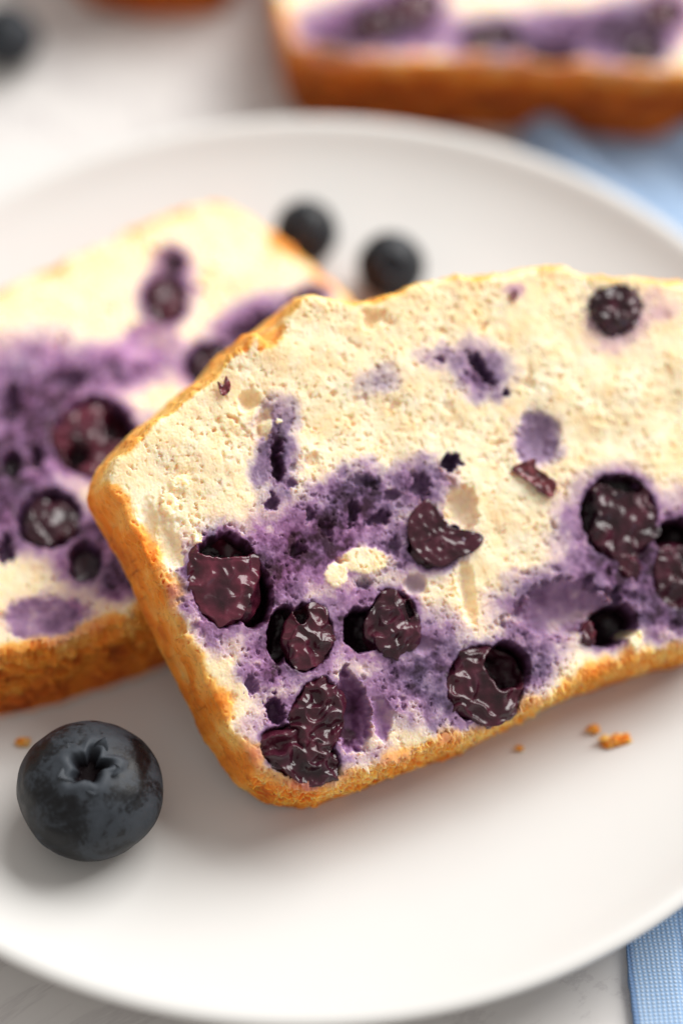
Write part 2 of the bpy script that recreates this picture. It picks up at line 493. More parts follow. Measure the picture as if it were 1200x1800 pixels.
    tint = np.clip(tint / tw + 0.35 * fbm(U * .22, V * .22, seed=seed + 50, oct=2), 0, 1)
    deep = np.zeros_like(U)
    for (px, py, rx, ry, ang, depth, wt, st, mg) in holes:              # ragged sockets
        u0, v0, K, J = S.ell(px, py, rx, ry, ang)
        R = np.abs(J).sum() + 1
        w = window(u0, v0, R * 1.3 + 3)
        wm = 1.0 if depth < 3 else 0.12
        qu = U[w] + wm * (wu[w] - U[w]) + .32 * perlin(U[w] * .6, V[w] * .6, seed=seed + 60); qv = V[w] + wm * (wv[w] - V[w]) + .32 * perlin(U[w] * .6 + 9, V[w] * .6, seed=seed + 60)
        d = np.hypot(K[0, 0] * (qu - u0) + K[0, 1] * (qv - v0), K[1, 0] * (qu - u0) + K[1, 1] * (qv - v0))
        small = 1.0 if depth < 3 else 0.12
        d = d * (1 + small * (0.42 * perlin(U[w] * 1.15 + px, V[w] * 1.15, seed=seed + 61) + 0.25 * (small > .5) * perlin(U[w] * 2.6 + px, V[w] * 2.6, seed=seed + 62)))
        f = 1 - sstep(0.80 - .4 * (small > .5), 1.03, d)
        deep[w] = np.maximum(deep[w], depth * f * (0.75 + 0.25 * np.clip(1 - d, 0, 1)))
        fs = 1 - sstep(0.86, 1.08, d)
        stain[w] = np.maximum(stain[w], fs * (st - 0.12 * (small > .5)))
        wet[w] = np.maximum(wet[w], fs * wt); smo[w] = np.maximum(smo[w], fs * 0.75)
        if small < .5:
            mm = (d - 1) * 0.5 * (math.hypot(J[0, 0], J[1, 0]) + math.hypot(J[0, 1], J[1, 1]))     # mm beyond the berry's rim
            halo = (0.74 + 0.25 * nz[w] + 0.2 * nz2[w]) * np.exp(-np.clip(mm, 0, None) / 0.9) * (mm < 4)
            stain[w] = np.maximum(stain[w], np.clip(halo, 0, .86)); wet[w] = np.maximum(wet[w], 0.8 * np.exp(-np.clip(mm, 0, None) / 0.45) * (mm < 3))
        tint[w] = tint[w] * (1 - fs) + fs * mg
    for (px, py, rx, ry, ang, depth, st, mg, sharp) in smooths:         # smooth imprints
        u0, v0, K, J = S.ell(px, py, rx, ry, ang)
        w = window(u0, v0, np.abs(J).sum() * 1.4 + 1)
        qu, qv = .4 * wu[w] + .6 * U[w], .4 * wv[w] + .6 * V[w]
        d = np.hypot(K[0, 0] * (qu - u0) + K[0, 1] * (qv - v0), K[1, 0] * (qu - u0) + K[1, 1] * (qv - v0))
        rg = 1.0 if st > .2 else 1.7
        d = d * (1 + rg * (0.24 * perlin(U[w] * .5 + px, V[w] * .5, seed=seed + 67) + 0.16 * perlin(U[w] * 1.3 + px, V[w] * 1.3, seed=seed + 68)))
        bowl = np.sqrt(np.clip(1 - d ** 2, 0, 1)) * sharp + (1 - sstep(0.2, 1.05, d)) * (1 - sharp)
        deep[w] = np.maximum(deep[w], depth * bowl)
        fs = 1 - sstep(0.75, 1.05, d)
        smo[w] = np.maximum(smo[w], (0.75 if st > .2 else 0.2) * fs)
        if st >= 0: stain[w] = stain[w] * (1 - fs) + fs * np.clip(st * (1 + 0.35 * nz[w] + 0.35 * fbm(U[w] * .17 + px, V[w] * .17, seed=seed + 66, oct=2)), 0, .9)
        tint[w] = tint[w] * (1 - fs) + fs * mg
        wet[w] = np.maximum(wet[w], fs * 0.35 * (st > 0.2))
    smo = np.maximum(smo, 0.42 * sstep(.3, .7, stain))
    soft = 0.55 + 0.75 * np.clip(0.45 + fbm(U * .16, V * .16, seed=seed + 15, oct=2), 0, 1)
    rough = rough * soft; hole = hole * (0.45 + 0.55 * sstep(.6, .95, soft))
    h = base + (rough - hole * (1 - deep / (deep + 0.6))) * (1 - 0.9 * smo) + 0.04 * nz2 * smo - deep
    for (px, py, rx, ry, ang, ht) in lumps:                             # raised bits of torn crumb
        u0, v0, K, J = S.ell(px, py, rx, ry, ang)
        w = window(u0, v0, np.abs(J).sum() * 1.3 + 1)
        d = np.hypot(K[0, 0] * (wu[w] - u0) + K[0, 1] * (wv[w] - v0), K[1, 0] * (wu[w] - u0) + K[1, 1] * (wv[w] - v0))
        f = 1 - sstep(0.7, 1.05, d); h[w] += ht * f
        stain[w] *= 1 - f
    # --- fold the sheet over the edge: beyond the outline it runs down the side of the slice
    sdn = sd + 0.15 * r2 + 0.12 * r3
    RR = 0.45 + 0.95 * np.clip(0.45 + perlin(cx * .13, cy * .13, 0.4, seed + 75) + 0.3 * perlin(cx * .5, cy * .5, 0.4, seed + 76), 0, 1.2)
    arc = np.clip((sd + RR) / RR, 0, np.pi / 2); sn, cn = np.sin(arc), np.cos(arc)
    run = np.clip(sd + RR - RR * np.pi / 2, 0, None)               # length run down the side below the rounded edge
    out = run + RR * (1 - cn)
    side = np.clip(out, 0, thick); under = np.clip(out - thick, 0, 3.5)
    bx = np.where(sd > 0, cx, U); by = np.where(sd > 0, cy, V)
    ang3 = perlin(cx * .9, cy * .9, side * .9, seed + 70); ang4 = perlin(cx * 2.6, cy * 2.6, side * 2.6, seed + 71); ang5 = perlin(cx * .25, cy * .25, side * .3, seed + 72)
    ang6 = perlin(cx * 6, cy * 6, side * 6, seed + 73) if step < 0.2 else 0
    bulge = flare * side / thick + (0.5 * ang5 + 0.26 * ang3 + 0.12 * ang4 + 0.05 * ang6) * sstep(0, 1.0, run) * (1 - sstep(thick - 1, thick, out) * .5)
    crumbly = sstep(0.45, 0.9, -GY) * sstep(-3, 0, sd)
    bulge = bulge + crumbly * (0.55 * ang4 + 0.45 * ang3 + 0.2 * ang6) * (sd + RR > 0) * (1 - sstep(thick * .5, thick, out))
    hk = h * np.exp(-run / 1.0)
    off = np.where(sd > 0, 0, -sd) * (sd + RR > 0) - RR * (1 - sn) * (sd + RR > 0) + hk * sn * 0.8 * (sd + RR > 0) + bulge - under
    X = bx + GX * off; Y = by + GY * off
    Z = hk * cn - side
    if step < 0.3:
        X = X + 0.09 * perlin(U * 3.1, V * 3.1, 0.5, seed + 80) * (sd < 1); Y = Y + 0.09 * perlin(U * 3.1, V * 3.1, 7.5, seed + 81) * (sd < 1)
    # crust tone: golden just inside the edge, deeper down the side
    en = 0.5 + 0.8 * fbm(cx * .22, cy * .22, seed=seed + 90, oct=3)
    topm = top_fade * sstep(.2, .7, GY)
    rimc = sstep(-(1.2 + 2.4 * np.clip(en, 0, 1)) * (1 - .55 * topm), 0.15, sdn) * (0.26 + 0.24 * np.clip(en, 0, 1)) * (1 - 0.25 * topm) * edge_golden
    wallc = np.where(sd > 0, 0.21 + 0.29 * sstep(0.3, 6, side) + 0.28 * ang5 + 0.14 * ang3 + crust_dark * sstep(0.5, 4, side), 0)
    wallc = wallc * (1 - .38 * topm)
    wallc = wallc - crumbly * sstep(0, .2, sd) * np.clip(0.22 * (1 - sstep(0, 6, side)) + 0.30 * ang3 + 0.25 * ang4, -.2, .4) * (1 - crust_dark * 2)
    rimc = np.maximum(rimc, 0.085 * sstep(-17, 0, sd + 3 * nz) * sstep(.1, .6, GY))
    crust = np.clip(np.where(sd > 0, np.maximum(rimc, wallc * sstep(-0.2, 1.0, side) + rimc * (1 - sstep(-0.2, 1.0, side))), rimc), 0, 1)
    st_wall = stain * np.exp(-side / 1.6)
    stain = np.where(sd > 0, st_wall, stain)
    wet = np.where(sd > 0, 0, wet)
    # --- mesh
    ntot = U.size; nu, nv = U.shape
    Q = grid_quads(nu, nv)
    qs = sd.ravel()[Q].mean(1)
    Q = Q[qs < thick + 3.4]
    qs = qs[qs < thick + 3.4]
    co = np.stack([X, Y, Z], -1).reshape(-1, 3)
    # vertex normals over the whole sheet so crumb and crust meet without a seam
    d1 = co[Q[:, 2]] - co[Q[:, 0]]; d2 = co[Q[:, 3]] - co[Q[:, 1]]
    fn = np.cross(d1, d2)
    vn = np.zeros_like(co)
    for k in range(4):
        for c in range(3): vn[:, c] += np.bincount(Q[:, k], weights=fn[:, c], minlength=ntot)
    vn /= np.linalg.norm(vn, axis=1)[:, None] + 1e-20
    A = {'stain': stain.ravel(), 'tint': tint.ravel(), 'crust': crust.ravel(), 'wet': wet.ravel()}
    for nm, sel in (('crumb', qs <= 0.6), ('crust', qs > 0.6)):
        q = Q[sel]; used, inv = np.unique(q, return_inverse=True)
        mesh_obj(nm, co[used] / 1000, inv.reshape(-1, 4), MAT['cake'], S.root, attrs={k: v[used] for k, v in A.items()}, normals=vn[used])
    # underside closes the slice
    c0 = P.mean(0); B = P - nrm * 1.5
    nb = len(B)
    vb = np.concatenate([np.c_[B, np.full(nb, -thick + 0.15)], [[c0[0], c0[1], -thick + 0.15]]]) / 1000
    fb = np.stack([(np.arange(nb) + 1) % nb, np.arange(nb), np.full(nb, nb)], 1)
    mesh_obj('cut_back', vb, fb, MAT['cake'], S.root, attrs={'stain': np.full(nb + 1, .2), 'tint': np.full(nb + 1, .5), 'crust': np.full(nb + 1, .1), 'wet': np.zeros(nb + 1)})
    return P

# ------------------------------------------------------------------ baked berries
def baked_berry(S, px, py, rx, ry, ang, zc, rz, seed, pits=(), red=0.2, wr=1.0, res=96, top=0.0, name='baked_blueberry'):
    """px.. pixel ellipse on the face; zc centre below face (mm), rz half depth; top = level at which the knife cut it;
    pits = hollows torn into the cut side (px, py, rx, ry, angle, depth mm)"""
    nu, nv = res * 2, res
    a = np.linspace(0, 2 * np.pi, nu, endpoint=False); b = np.linspace(0.0001, np.pi - 0.0001, nv)
    A_, B_ = np.meshgrid(a, b, indexing='ij')
    dx, dy, dz = np.cos(B_), np.sin(B_) * np.cos(A_), np.sin(B_) * np.sin(A_)      # poles along the face
    s = seed * 7.31
    lump = 1 + 0.19 * fbm(dx * 1.4 + s, dy * 1.4, dz * 1.4, 2, seed=100 + seed) + 0.03 * perlin(dx * 4 + s, dy * 4, dz * 4, 105 + seed)
    u0, v0, K, J = S.ell(px, py, rx, ry, ang)
    jx, jy = J[:, 0], -J[:, 1]                       # picture right / up on the face
    X = u0 + lump * (dx * jx[0] + dy * jy[0]); Y = v0 + lump * (dx * jx[1] + dy * jy[1]); Z = -zc + lump * dz * rz
    # knife cut, softly levelled, then the wet wrinkled pulp
    ov = Z - top; cutm = sstep(-0.5, 0.5, ov)
    Z = np.where(ov > -0.9, top - 0.9 + 1.5 * (1 - np.exp(-(ov + 0.9) / 1.5)), Z)
    w1 = X + .5 * perlin(X * .6 + s, Y * .6, Z * .6, 200 + seed); w2 = Y + .5 * perlin(X * .6 + s, Y * .6, Z * .6, 201 + seed)
    k1 = 1 - 2 * np.abs(perlin(w1 * .42 + s, w2 * .42, Z * .5, 110 + seed)); k2 = 1 - 2 * np.abs(perlin(w1 * 1.0 + s, w2 * 1.0, Z, 111 + seed))
    k3 = 1 - 2 * np.abs(perlin(w1 * 2.1 + s, w2 * 2.1, Z * 2, 112 + seed))
    upm = sstep(-0.35, 0.25, dz)
    Z = Z + upm * wr * (0.55 * (k1 - .6) + 0.09 * (k2 - .5) * sstep(-.3, .5, perlin(X * .35 + s, Y * .35, 4.4, 150 + seed) + .25) + 0.012 * (k3 - .5))
    inner = np.zeros_like(Z)
    for (hx, hy, hrx, hry, ha, dep) in pits:
        hu, hv, HK, HJ = S.ell(hx, hy, hrx, hry, ha)
        q1 = X + .6 * perlin(X * .42 + s, Y * .42, .2, 140 + seed) + .22 * perlin(X * 1.3 + s, Y * 1.3, .2, 142 + seed); q2 = Y + .6 * perlin(X * .42 + s, Y * .42, .9, 141 + seed) + .22 * perlin(X * 1.3 + s, Y * 1.3, .9, 143 + seed)
        d = np.hypot(HK[0, 0] * (q1 - hu) + HK[0, 1] * (q2 - hv), HK[1, 0] * (q1 - hu) + HK[1, 1] * (q2 - hv))
        m = (1 - sstep(0.84, 1.02, d)) * upm
        Z = np.minimum(Z, Z * (1 - m) + m * (top - dep + 0.3 * k2)) + 0.28 * np.exp(-((d - 1.1) / 0.10) ** 2) * upm
        inner = np.maximum(inner, m)
    redm = np.clip((red + .18) * (0.8 + 0.9 * perlin(dx * 1.5 + s, dy * 1.5, dz * 1.5, 130 + seed)) + 0.12 * cutm, 0, 1) * (1 - .9 * inner)
    V = np.stack([X, Y, Z], -1).reshape(-1, 3) / 1000
    return mesh_obj(name, V, grid_quads(nu, nv, True)[:, ::-1], MAT['berry'], S.root, attrs={'red': redm.ravel()})

def skin_flake(S, pts_px, z, seed, curl=0.5, mat='flake', name='skin_flake'):
    """small torn piece of berry skin: a curled sheet with thickness, outline in pixels on the face"""
    u, v = S.uv([p[0] for p in pts_px], [p[1] for p in pts_px])
    P = smooth_closed(np.stack([u, v], 1), 64); c = P.mean(0)
    rings = 12; V = []
    for k in range(rings + 1):
        f = k / rings
        q = c + (P - c) * f
        V.append(np.c_[q, z + curl * (f ** 2) * (0.5 + perlin(q[:, 0] * .9, q[:, 1] * .9, seed * 3.3, seed)) + 0.25 * perlin(q[:, 0] * 1.6, q[:, 1] * 1.6, 1.3, seed + 1)])
    V = np.array(V); n = V.shape[0] * V.shape[1]
    Q = grid_quads(rings + 1, 64); ex = np.array([[k * 64 + 63, (k + 1) * 64 + 63, (k + 1) * 64, k * 64] for k in range(rings)])
    Q = np.concatenate([Q, ex])
    top = V.reshape(-1, 3); bot = top - [0, 0, 0.3]
    e = np.arange(64) + rings * 64; e2 = np.roll(e, -1)
    side = np.stack([e, e2, e2 + n, e + n], 1)
    return mesh_obj(name, np.concatenate([top, bot]) / 1000, np.concatenate([Q[:, ::-1], Q + n, side]), MAT[mat], S.root, attrs={'red': np.full(2 * n, 0.45)})

# ---- the slice in front, leaning on the one behind it
def front_slice():
    thick = 10.8
    pA, pB = at_z(560, 1412, FLOOR_Z), at_z(1200, 1160, FLOOR_Z)
    ex = pB - pA; ex /= np.linalg.norm(ex)
    tau = math.radians(28)
    back = np.cross([0, 0, 1.0], ex)                # horizontal, away from the camera
    ey = back * math.cos(tau) + np.array([0, 0, 1.0]) * math.sin(tau)
    n = np.cross(ex, ey)
    S = Slice('cake_slice', 'golden crusted blueberry cake slice in front, leaning on the slice behind it', 'cake slice',
              pA + n * (thick / 1000), ex, ey, n, 'blueberry cake slices')
    outline = [(190, 852), (204, 812), (252, 762), (310, 712), (372, 658), (428, 604), (452, 588), (470, 608), (490, 602), (506, 560), (535, 522), (570, 520), (610, 530), (650, 526),
               (720, 505), (800, 486), (880, 480), (935, 470), (985, 467), (1030, 480), (1100, 488), (1160, 494), (1220, 500), (1330, 540), (1395, 640), (1380, 800), (1340, 960), (1310, 1060), (1275, 1110),
               (1200, 1134), (1100, 1165), (1000, 1205), (930, 1241), (850, 1282), (740, 1320), (640, 1359), (562, 1388), (500, 1380), (442, 1334), (400, 1268), (364, 1198), (328, 1122), (294, 1050), (264, 985), (226, 910)]
    stains = [ # px, py, rx, ry, angle, amount, magenta
        (485, 800, 50, 120, 0, .62, .1), (500, 720, 40, 40, 0, .3, .1), (620, 890, 130, 75, 10, .62, .35), (560, 960, 110, 90, 0, .66, .75), (740, 850, 70, 60, 0, .55, .2),
        (480, 1000, 90, 120, 0, .6, .8), (330, 1020, 50, 90, 0, .5, .6), (700, 960, 80, 60, 0, .55, .3), (520, 1130, 120, 100, 0, .62, .45), (640, 1090, 110, 90, 0, .58, .5),
        (740, 1160, 120, 110, 0, .6, .25), (840, 1220, 130, 90, 20, .66, .2), (660, 1230, 100, 80, 0, .42, .45), (540, 1300, 130, 110, 0, .55, .4), (470, 1180, 60, 60, 0, .5, .6),
        (960, 1070, 120, 90, 10, .55, .3), (930, 1160, 80, 60, 0, .55, .25), (1110, 1010, 130, 110, 0, .62, .3), (1180, 1080, 90, 60, 0, .62, .2), (1060, 930, 110, 110, 0, .5, .35), (1190, 960, 70, 110, 0, .66, .5),
        (845, 650, 75, 60, -30, .55, .1), (770, 625, 55, 30, 0, .34, .15), (665, 668, 50, 42, 0, .27, .1), (945, 770, 55, 60, 0, .4, .1), (1085, 560, 75, 70, 0, .30, .9), (1160, 540, 60, 40, 0, .2, .9),
        (640, 850, 70, 45, 0, .5, .2), (380, 1090, 60, 70, 0, .45, .7), (1000, 1010, 80, 50, 0, .35, .3), (900, 510, 18, 18, 0, .3, .9), (690, 1330, 60, 30, 0, .25, .6)]
    holes = [ # px, py, rx, ry, angle, depth, wet, stain, magenta
        (398, 1018, 62, 84, 4, 6.0, 1, 1.0, 1), (440, 1040, 40, 66, 12, 6.0, 1, 1.0, 1), (540, 1120, 46, 60, -10, 5.0, 1, 1.0, .9), (496, 1114, 27, 52, -8, 5.5, 1, 1.0, .9),
        (690, 1094, 46, 58, 0, 5.0, 1, .98, .6), (638, 1106, 36, 42, 20, 5.5, 1, 1.0, .6), (852, 1204, 66, 70, 20, 6.0, 1, 1.0, .8), (892, 1172, 40, 46, 20, 6.0, 1, 1.0, .8),
        (556, 1268, 46, 76, -12, 4.5, .8, .9, .7), (530, 1326, 74, 45, -26, 4.0, .8, .92, .7), (480, 1310, 22, 30, 0, 3.0, .5, .85, .6), (762, 952, 46, 46, 0, 3.6, .8, .85, .7),
        (1088, 908, 66, 76, 10, 5.5, 1, .98, .6), (1192, 1010, 44, 60, 0, 6.0, 1, 1.0, .9), (1190, 945, 40, 36, 20, 7.0, 1, 1.0, .9),
        (1080, 545, 44, 44, 0, 2.0, .6, .7, .9), (1076, 1098, 48, 36, 25, 8.0, 1, 1.0, .6), (1104, 984, 22, 38, 14, 2.0, .7, .9, .7),
        (792, 812, 20, 18, 20, 2.6, .5, .85, .1), (487, 808, 13, 48, 4, 2.6, .3, .86, .6), (478, 885, 14, 18, 0, 1.6, .2, .72, .4), (510, 850, 12, 12, 0, 1.0, .2, .6, .4),
        (845, 648, 13, 42, 38, 2.4, .3, .82, .2), (775, 632, 12, 8, 0, 1.0, .2, .55, .2), (890, 690, 8, 9, 0, 1.2, .4, .8, .1), (620, 900, 10, 26, -10, 1.8, .3, .8, .4),
        (665, 912, 26, 12, 20, 1.6, .3, .82, .4), (525, 965, 17, 16, 0, 1.9, .4, .8, .8), (738, 855, 20, 26, 0, 1.9, .3, .75, .3), (690, 870, 22, 10, 25, 1.3, .3, .7, .3), (640, 846, 34, 12, 0, 1.1, .2, .62, .1),
        (575, 930, 14, 22, 10, 1.4, .3, .66, .7), (600, 985, 12, 9, 0, 1.2, .3, .6, .7), (545, 905, 10, 14, 0, 1.1, .3, .6, .5), (485, 1250, 17, 30, 15, 2.4, .4, .85, .6), (442, 1205, 12, 20, 0, 1.5, .2, .6, .5),
        (640, 1025, 16, 12, 0, 1.5, .1, .3, .2), (695, 960, 12, 20, 0, 1.2, .3, .7, .3), (1080, 1050, 14, 24, 0, 1.8, .3, .75, .2)]
    smooths = [ # px, py, rx, ry, angle, depth, stain, magenta, sharp
        (985, 1068, 76, 52, 12, 3.6, .44, .35, .8), (945, 770, 40, 52, 0, 1.8, .42, .1, .4), (618, 1250, 34, 72, 8, 3.6, .66, .85, .7), (672, 1262, 17, 42, 5, 1.6, .42, .6, .6),
        (810, 890, 30, 44, 15, 2.6, .07, .2, .7), (820, 1035, 17, 52, 8, 1.7, 0, 0, .6), (435, 705, 18, 20, -40, 1.6, 0, 0, .7), (462, 745, 16, 34, -20, 1.3, .1, .1, .6),
        (300, 960, 22, 60, 12, 1.2, 0, 0, .4), (265, 930, 20, 60, 14, .9, 0, 0, .2),
        (655, 560, 28, 16, 30, 1.5, 0, 0, .6), (745, 1135, 26, 16, 0, .9, .5, .3, .5), (730, 1025, 22, 20, 0, 1.6, .25, .2, .5)]
    lumps = [(468, 748, 11, 15, 0, .8), (296, 888, 17, 26, 10, .7), (590, 1010, 22, 26, 0, .25), (1113, 1122, 15, 24, 0, 1.2), (640, 985, 50, 26, 0, .2), (490, 742, 5, 6, 0, .5), (315, 850, 18, 14, 0, .5), (348, 945, 10, 12, 0, .6)]
    u, v = S.uv([140, 1215], [1440, 440])
    fu0, _ = S.uv([130], [1000]); fu1, _ = S.uv([1215], [900])
    build_slice(S, outline, thick, 0.118, 3, (1.0, 1.0), stains, holes, smooths, lumps, fine=(fu0[0] - 4, fu1[0] + 8, -16, 75), flare=1.6)
    B = baked_berry
    B(S, 396, 1018, 66, 86, 4, 1.4, 4.4, 1, pits=[(396, 956, 50, 26, 0, 4.5)], red=.85, top=.1)
    B(S, 546, 1122, 46, 62, -14, 1.2, 3.8, 2, pits=[(528, 1082, 14, 20, 10, 2.5)], red=.45, wr=1.15)
    B(S, 692, 1094, 50, 62, 0, 1.2, 4.0, 3, red=.12, wr=1.3, pits=[(722, 1075, 10, 16, 0, 1.6)])
    B(S, 852, 1204, 70, 74, 20, 1.3, 4.4, 4, pits=[(890, 1170, 37, 44, 20, 5.0)], red=.25, wr=1.2)
    B(S, 556, 1268, 50, 80, -12, 1.2, 3.6, 5, red=.25, wr=1.4)
    B(S, 532, 1326, 78, 48, -26, 1.0, 3.2, 15, red=.2, wr=1.5)
    B(S, 1092, 912, 64, 76, 10, 1.3, 4.4, 6, red=.10, wr=1.25, pits=[(1092, 852, 34, 16, -10, 3.0), (1035, 900, 14, 40, -8, 2.2)])
    B(S, 1192, 1010, 46, 62, 0, 1.3, 4.2, 7, red=.15, wr=1.3)
    B(S, 1080, 545, 46, 46, 0, 0.0, 2.6, 8, red=.12, wr=1.2, top=.9)
    B(S, 1034, 1118, 16, 26, -10, 1.6, 3.0, 9, red=.75, wr=.7)
    B(S, 1104, 984, 24, 40, 14, 1.0, 2.2, 10, red=.25, wr=1.0)
    B(S, 762, 956, 44, 44, 0, 1.6, 3.0, 11, red=.2, wr=1.1)
    skin_flake(S, [(720, 905), (752, 878), (772, 905), (790, 928), (845, 940), (838, 965), (800, 985), (770, 998), (735, 978), (716, 945)], .35, 5, 0.5, mat='berry', name='torn_berry_skin')
    skin_flake(S, [(897, 826), (915, 815), (938, 808), (936, 822), (958, 838), (974, 852), (968, 876), (945, 866), (925, 848)], .55, 6, 0.5)
    skin_flake(S, [(381, 672), (390, 682), (396, 662), (404, 676), (402, 690), (390, 697)], .45, 7, 0.3)
    skin_flake(S, [(893, 516), (902, 511), (909, 518), (905, 529), (897, 526)], .3, 8, 0.2)
    return S
S1 = front_slice()

# ---- the slice lying flat behind
def rear_slice():
    thick = 13.0
    z = FLOOR_Z + thick / 1000 + 0.0002
    pA = at_z(60, 1130, z); pB = at_z(240, 1075, z)
    ex = pB - pA; ex /= np.linalg.norm(ex)
    ey = np.cross([0, 0, 1.0], ex)
    S = Slice('cake_slice', 'blurred blueberry cake slice lying flat at the plate\'s left, under the front slice', 'cake slice', pA, ex, ey, np.array([0, 0, 1.0]), 'blueberry cake slices')
    outline = [(-330, 860), (-300, 720), (-200, 600), (-90, 545), (0, 506), (100, 460), (200, 415), (300, 373), (360, 356), (410, 360), (470, 398), (530, 447), (600, 505), (650, 570), (650, 700), (600, 800),
               (500, 900), (400, 985), (320, 1040), (225, 1085), (100, 1124), (0, 1150), (-120, 1172), (-220, 1150), (-290, 1020)]
    stains = [(60, 700, 170, 150, 0, .6, .5), (220, 640, 130, 60, 10, .6, .75), (130, 760, 120, 110, 0, .66, .8), (20, 830, 110, 140, 0, .62, .5), (170, 960, 110, 100, 0, .6, .5), (60, 920, 110, 70, 0, .55, .4),
              (300, 500, 55, 70, 0, .6, .7), (305, 455, 40, 36, 0, .6, .7), (450, 570, 110, 60, 25, .66, .5), (540, 530, 60, 36, 30, .7, .6), (90, 1085, 95, 50, 0, .55, .55), (-100, 850, 160, 160, 0, .6, .5), (370, 640, 80, 60, 0, .5, .6), (260, 830, 60, 120, 0, .5, .5), (210, 1020, 60, 50, 0, .6, .3)]
    holes = [(165, 765, 76, 72, 0, 5, 1, 1, .9), (85, 910, 58, 54, 0, 4, 1, .95, .3), (20, 815, 20, 26, 0, 3, .6, .9, .5), (22, 700, 16, 40, 0, 2.5, .5, .85, .5), (65, 800, 14, 26, 0, 2.4, .5, .85, .5), (120, 665, 40, 22, 0, 2, .5, .8, .5),
             (290, 525, 40, 44, 0, 3, .8, .9, .8), (305, 462, 26, 22, 0, 2, .6, .88, .6), (150, 985, 30, 36, 0, 3, .6, .9, .5), (370, 640, 46, 40, 0, 4, .7, .9, .4), (530, 535, 40, 24, 30, 3, .7, .9, .5), (450, 580, 60, 26, 20, 2.4, .6, .8, .4), (10, 960, 16, 30, 0, 2, .5, .9, .4)]
    smooths = [(75, 1085, 70, 42, 0, 1.2, .52, .5, .4), (260, 600, 50, 40, 0, 1.0, .4, .9, .3)]
    u0, v0 = S.uv([-20, 660], [1240, 340])
    build_slice(S, outline, thick, 0.2, 11, (0.8, 1.2), stains, holes, smooths, [], fine=(u0[0] - 8, u0[1] + 25, -20, 95), crust_dark=.12, flare=.6, top_fade=0.0)
    baked_berry(S, 160, 770, 66, 64, 0, 1.4, 4.2, 21, pits=[(205, 745, 28, 36, 0, 4.0), (135, 800, 24, 22, 0, 3.0)], red=1.0, wr=1.0, res=56)
    baked_berry(S, 88, 914, 48, 44, 0, 1.6, 3.6, 22, red=.05, wr=1.0, res=56)
    baked_berry(S, 290, 525, 34, 38, 0, 1.2, 2.8, 23, red=.5, wr=1.0, res=40)
    baked_berry(S, 372, 640, 38, 34, 0, 1.6, 3.0, 24, red=.1, wr=1.0, res=40)
    return S
S2 = rear_slice()

# ---- slices on the table behind
def table_slice(label, outline, thick, seed, stains, holes, berries, axis_px):
    z = thick / 1000 + 0.0003
    pA = at_z(*axis_px[0], z); pB = at_z(*axis_px[1], z)
    ex = pB - pA; ex /= np.linalg.norm(ex); ey = np.cross([0, 0, 1.0], ex)
    S = Slice('cake_slice', label, 'cake slice', pA, ex, ey, np.array([0, 0, 1.0]), 'blueberry cake slices')
    build_slice(S, outline, thick, 0.42, seed, (0.35, 1.0), stains, holes, [], [], crust_dark=.24, flare=-.8)
    for k, (px, py, rx, ry, rd) in enumerate(berries):
        baked_berry(S, px, py, rx, ry, 0, 1.6, 3.6, seed + k, red=rd, wr=1.0, res=36)
    return S
table_slice('out of focus blueberry cake slice on the table at the top right behind the plate',
            [(490, -150), (482, -60), (486, 10), (506, 68), (552, 96), (640, 104), (760, 106), (880, 108), (1000, 114), (1090, 122), (1180, 128), (1260, 118), (1320, 70), (1340, -100), (1280, -250), (1100, -380), (850, -420), (620, -360), (510, -260)], 15.5, 31,
            [(640, 50, 200, 60, 0, .5, .5), (980, 60, 240, 60, 0, .55, .35), (680, 40, 140, 70, 0, .8, .5), (870, 70, 110, 46, 0, .8, .3), (960, 95, 90, 36, 0, .6, .2), (1100, 60, 110, 80, 0, .8, .3), (590, 80, 80, 44, 0, .7, .4), (720, -30, 90, 60, 0, .6, .6), (1170, 20, 70, 60, 0, .62, .6), (550, 120, 30, 20, 0, .5, .5), (960, -60, 100, 50, 0, .5, .5), (1010, 40, 60, 40, 0, .45, .3)],
            [(660, 40, 40, 34, 0, 4, 1, 1, .5), (860, 62, 48, 24, 0, 4, 1, .95, .3), (970, 95, 46, 14, 0, 3, 1, .95, .2), (1130, 90, 40, 24, 0, 3, 1, .95, .3), (730, 10, 50, 30, 0, 3, .8, .9, .8), (1165, 20, 40, 30, 0, 3, .8, .9, .7)],
            [(660, 42, 36, 30, .2), (860, 64, 42, 20, .1), (730, 10, 42, 26, .8), (1165, 20, 34, 24, .6), (1130, 90, 34, 20, .1)], ((560, 105), (1100, 128)))
table_slice('browned edge of a cake slice at the top left edge of the picture',
            [(120, -140), (180, -112), (250, -105), (330, -106), (390, -118), (425, -165), (420, -270), (380, -380), (240, -420), (90, -380), (60, -240)], 17.0, 41,
            [(260, -130, 90, 40, 0, .6, .4), (300, -230, 90, 60, 0, .6, .4)], [], [], ((200, -108), (360, -110)))

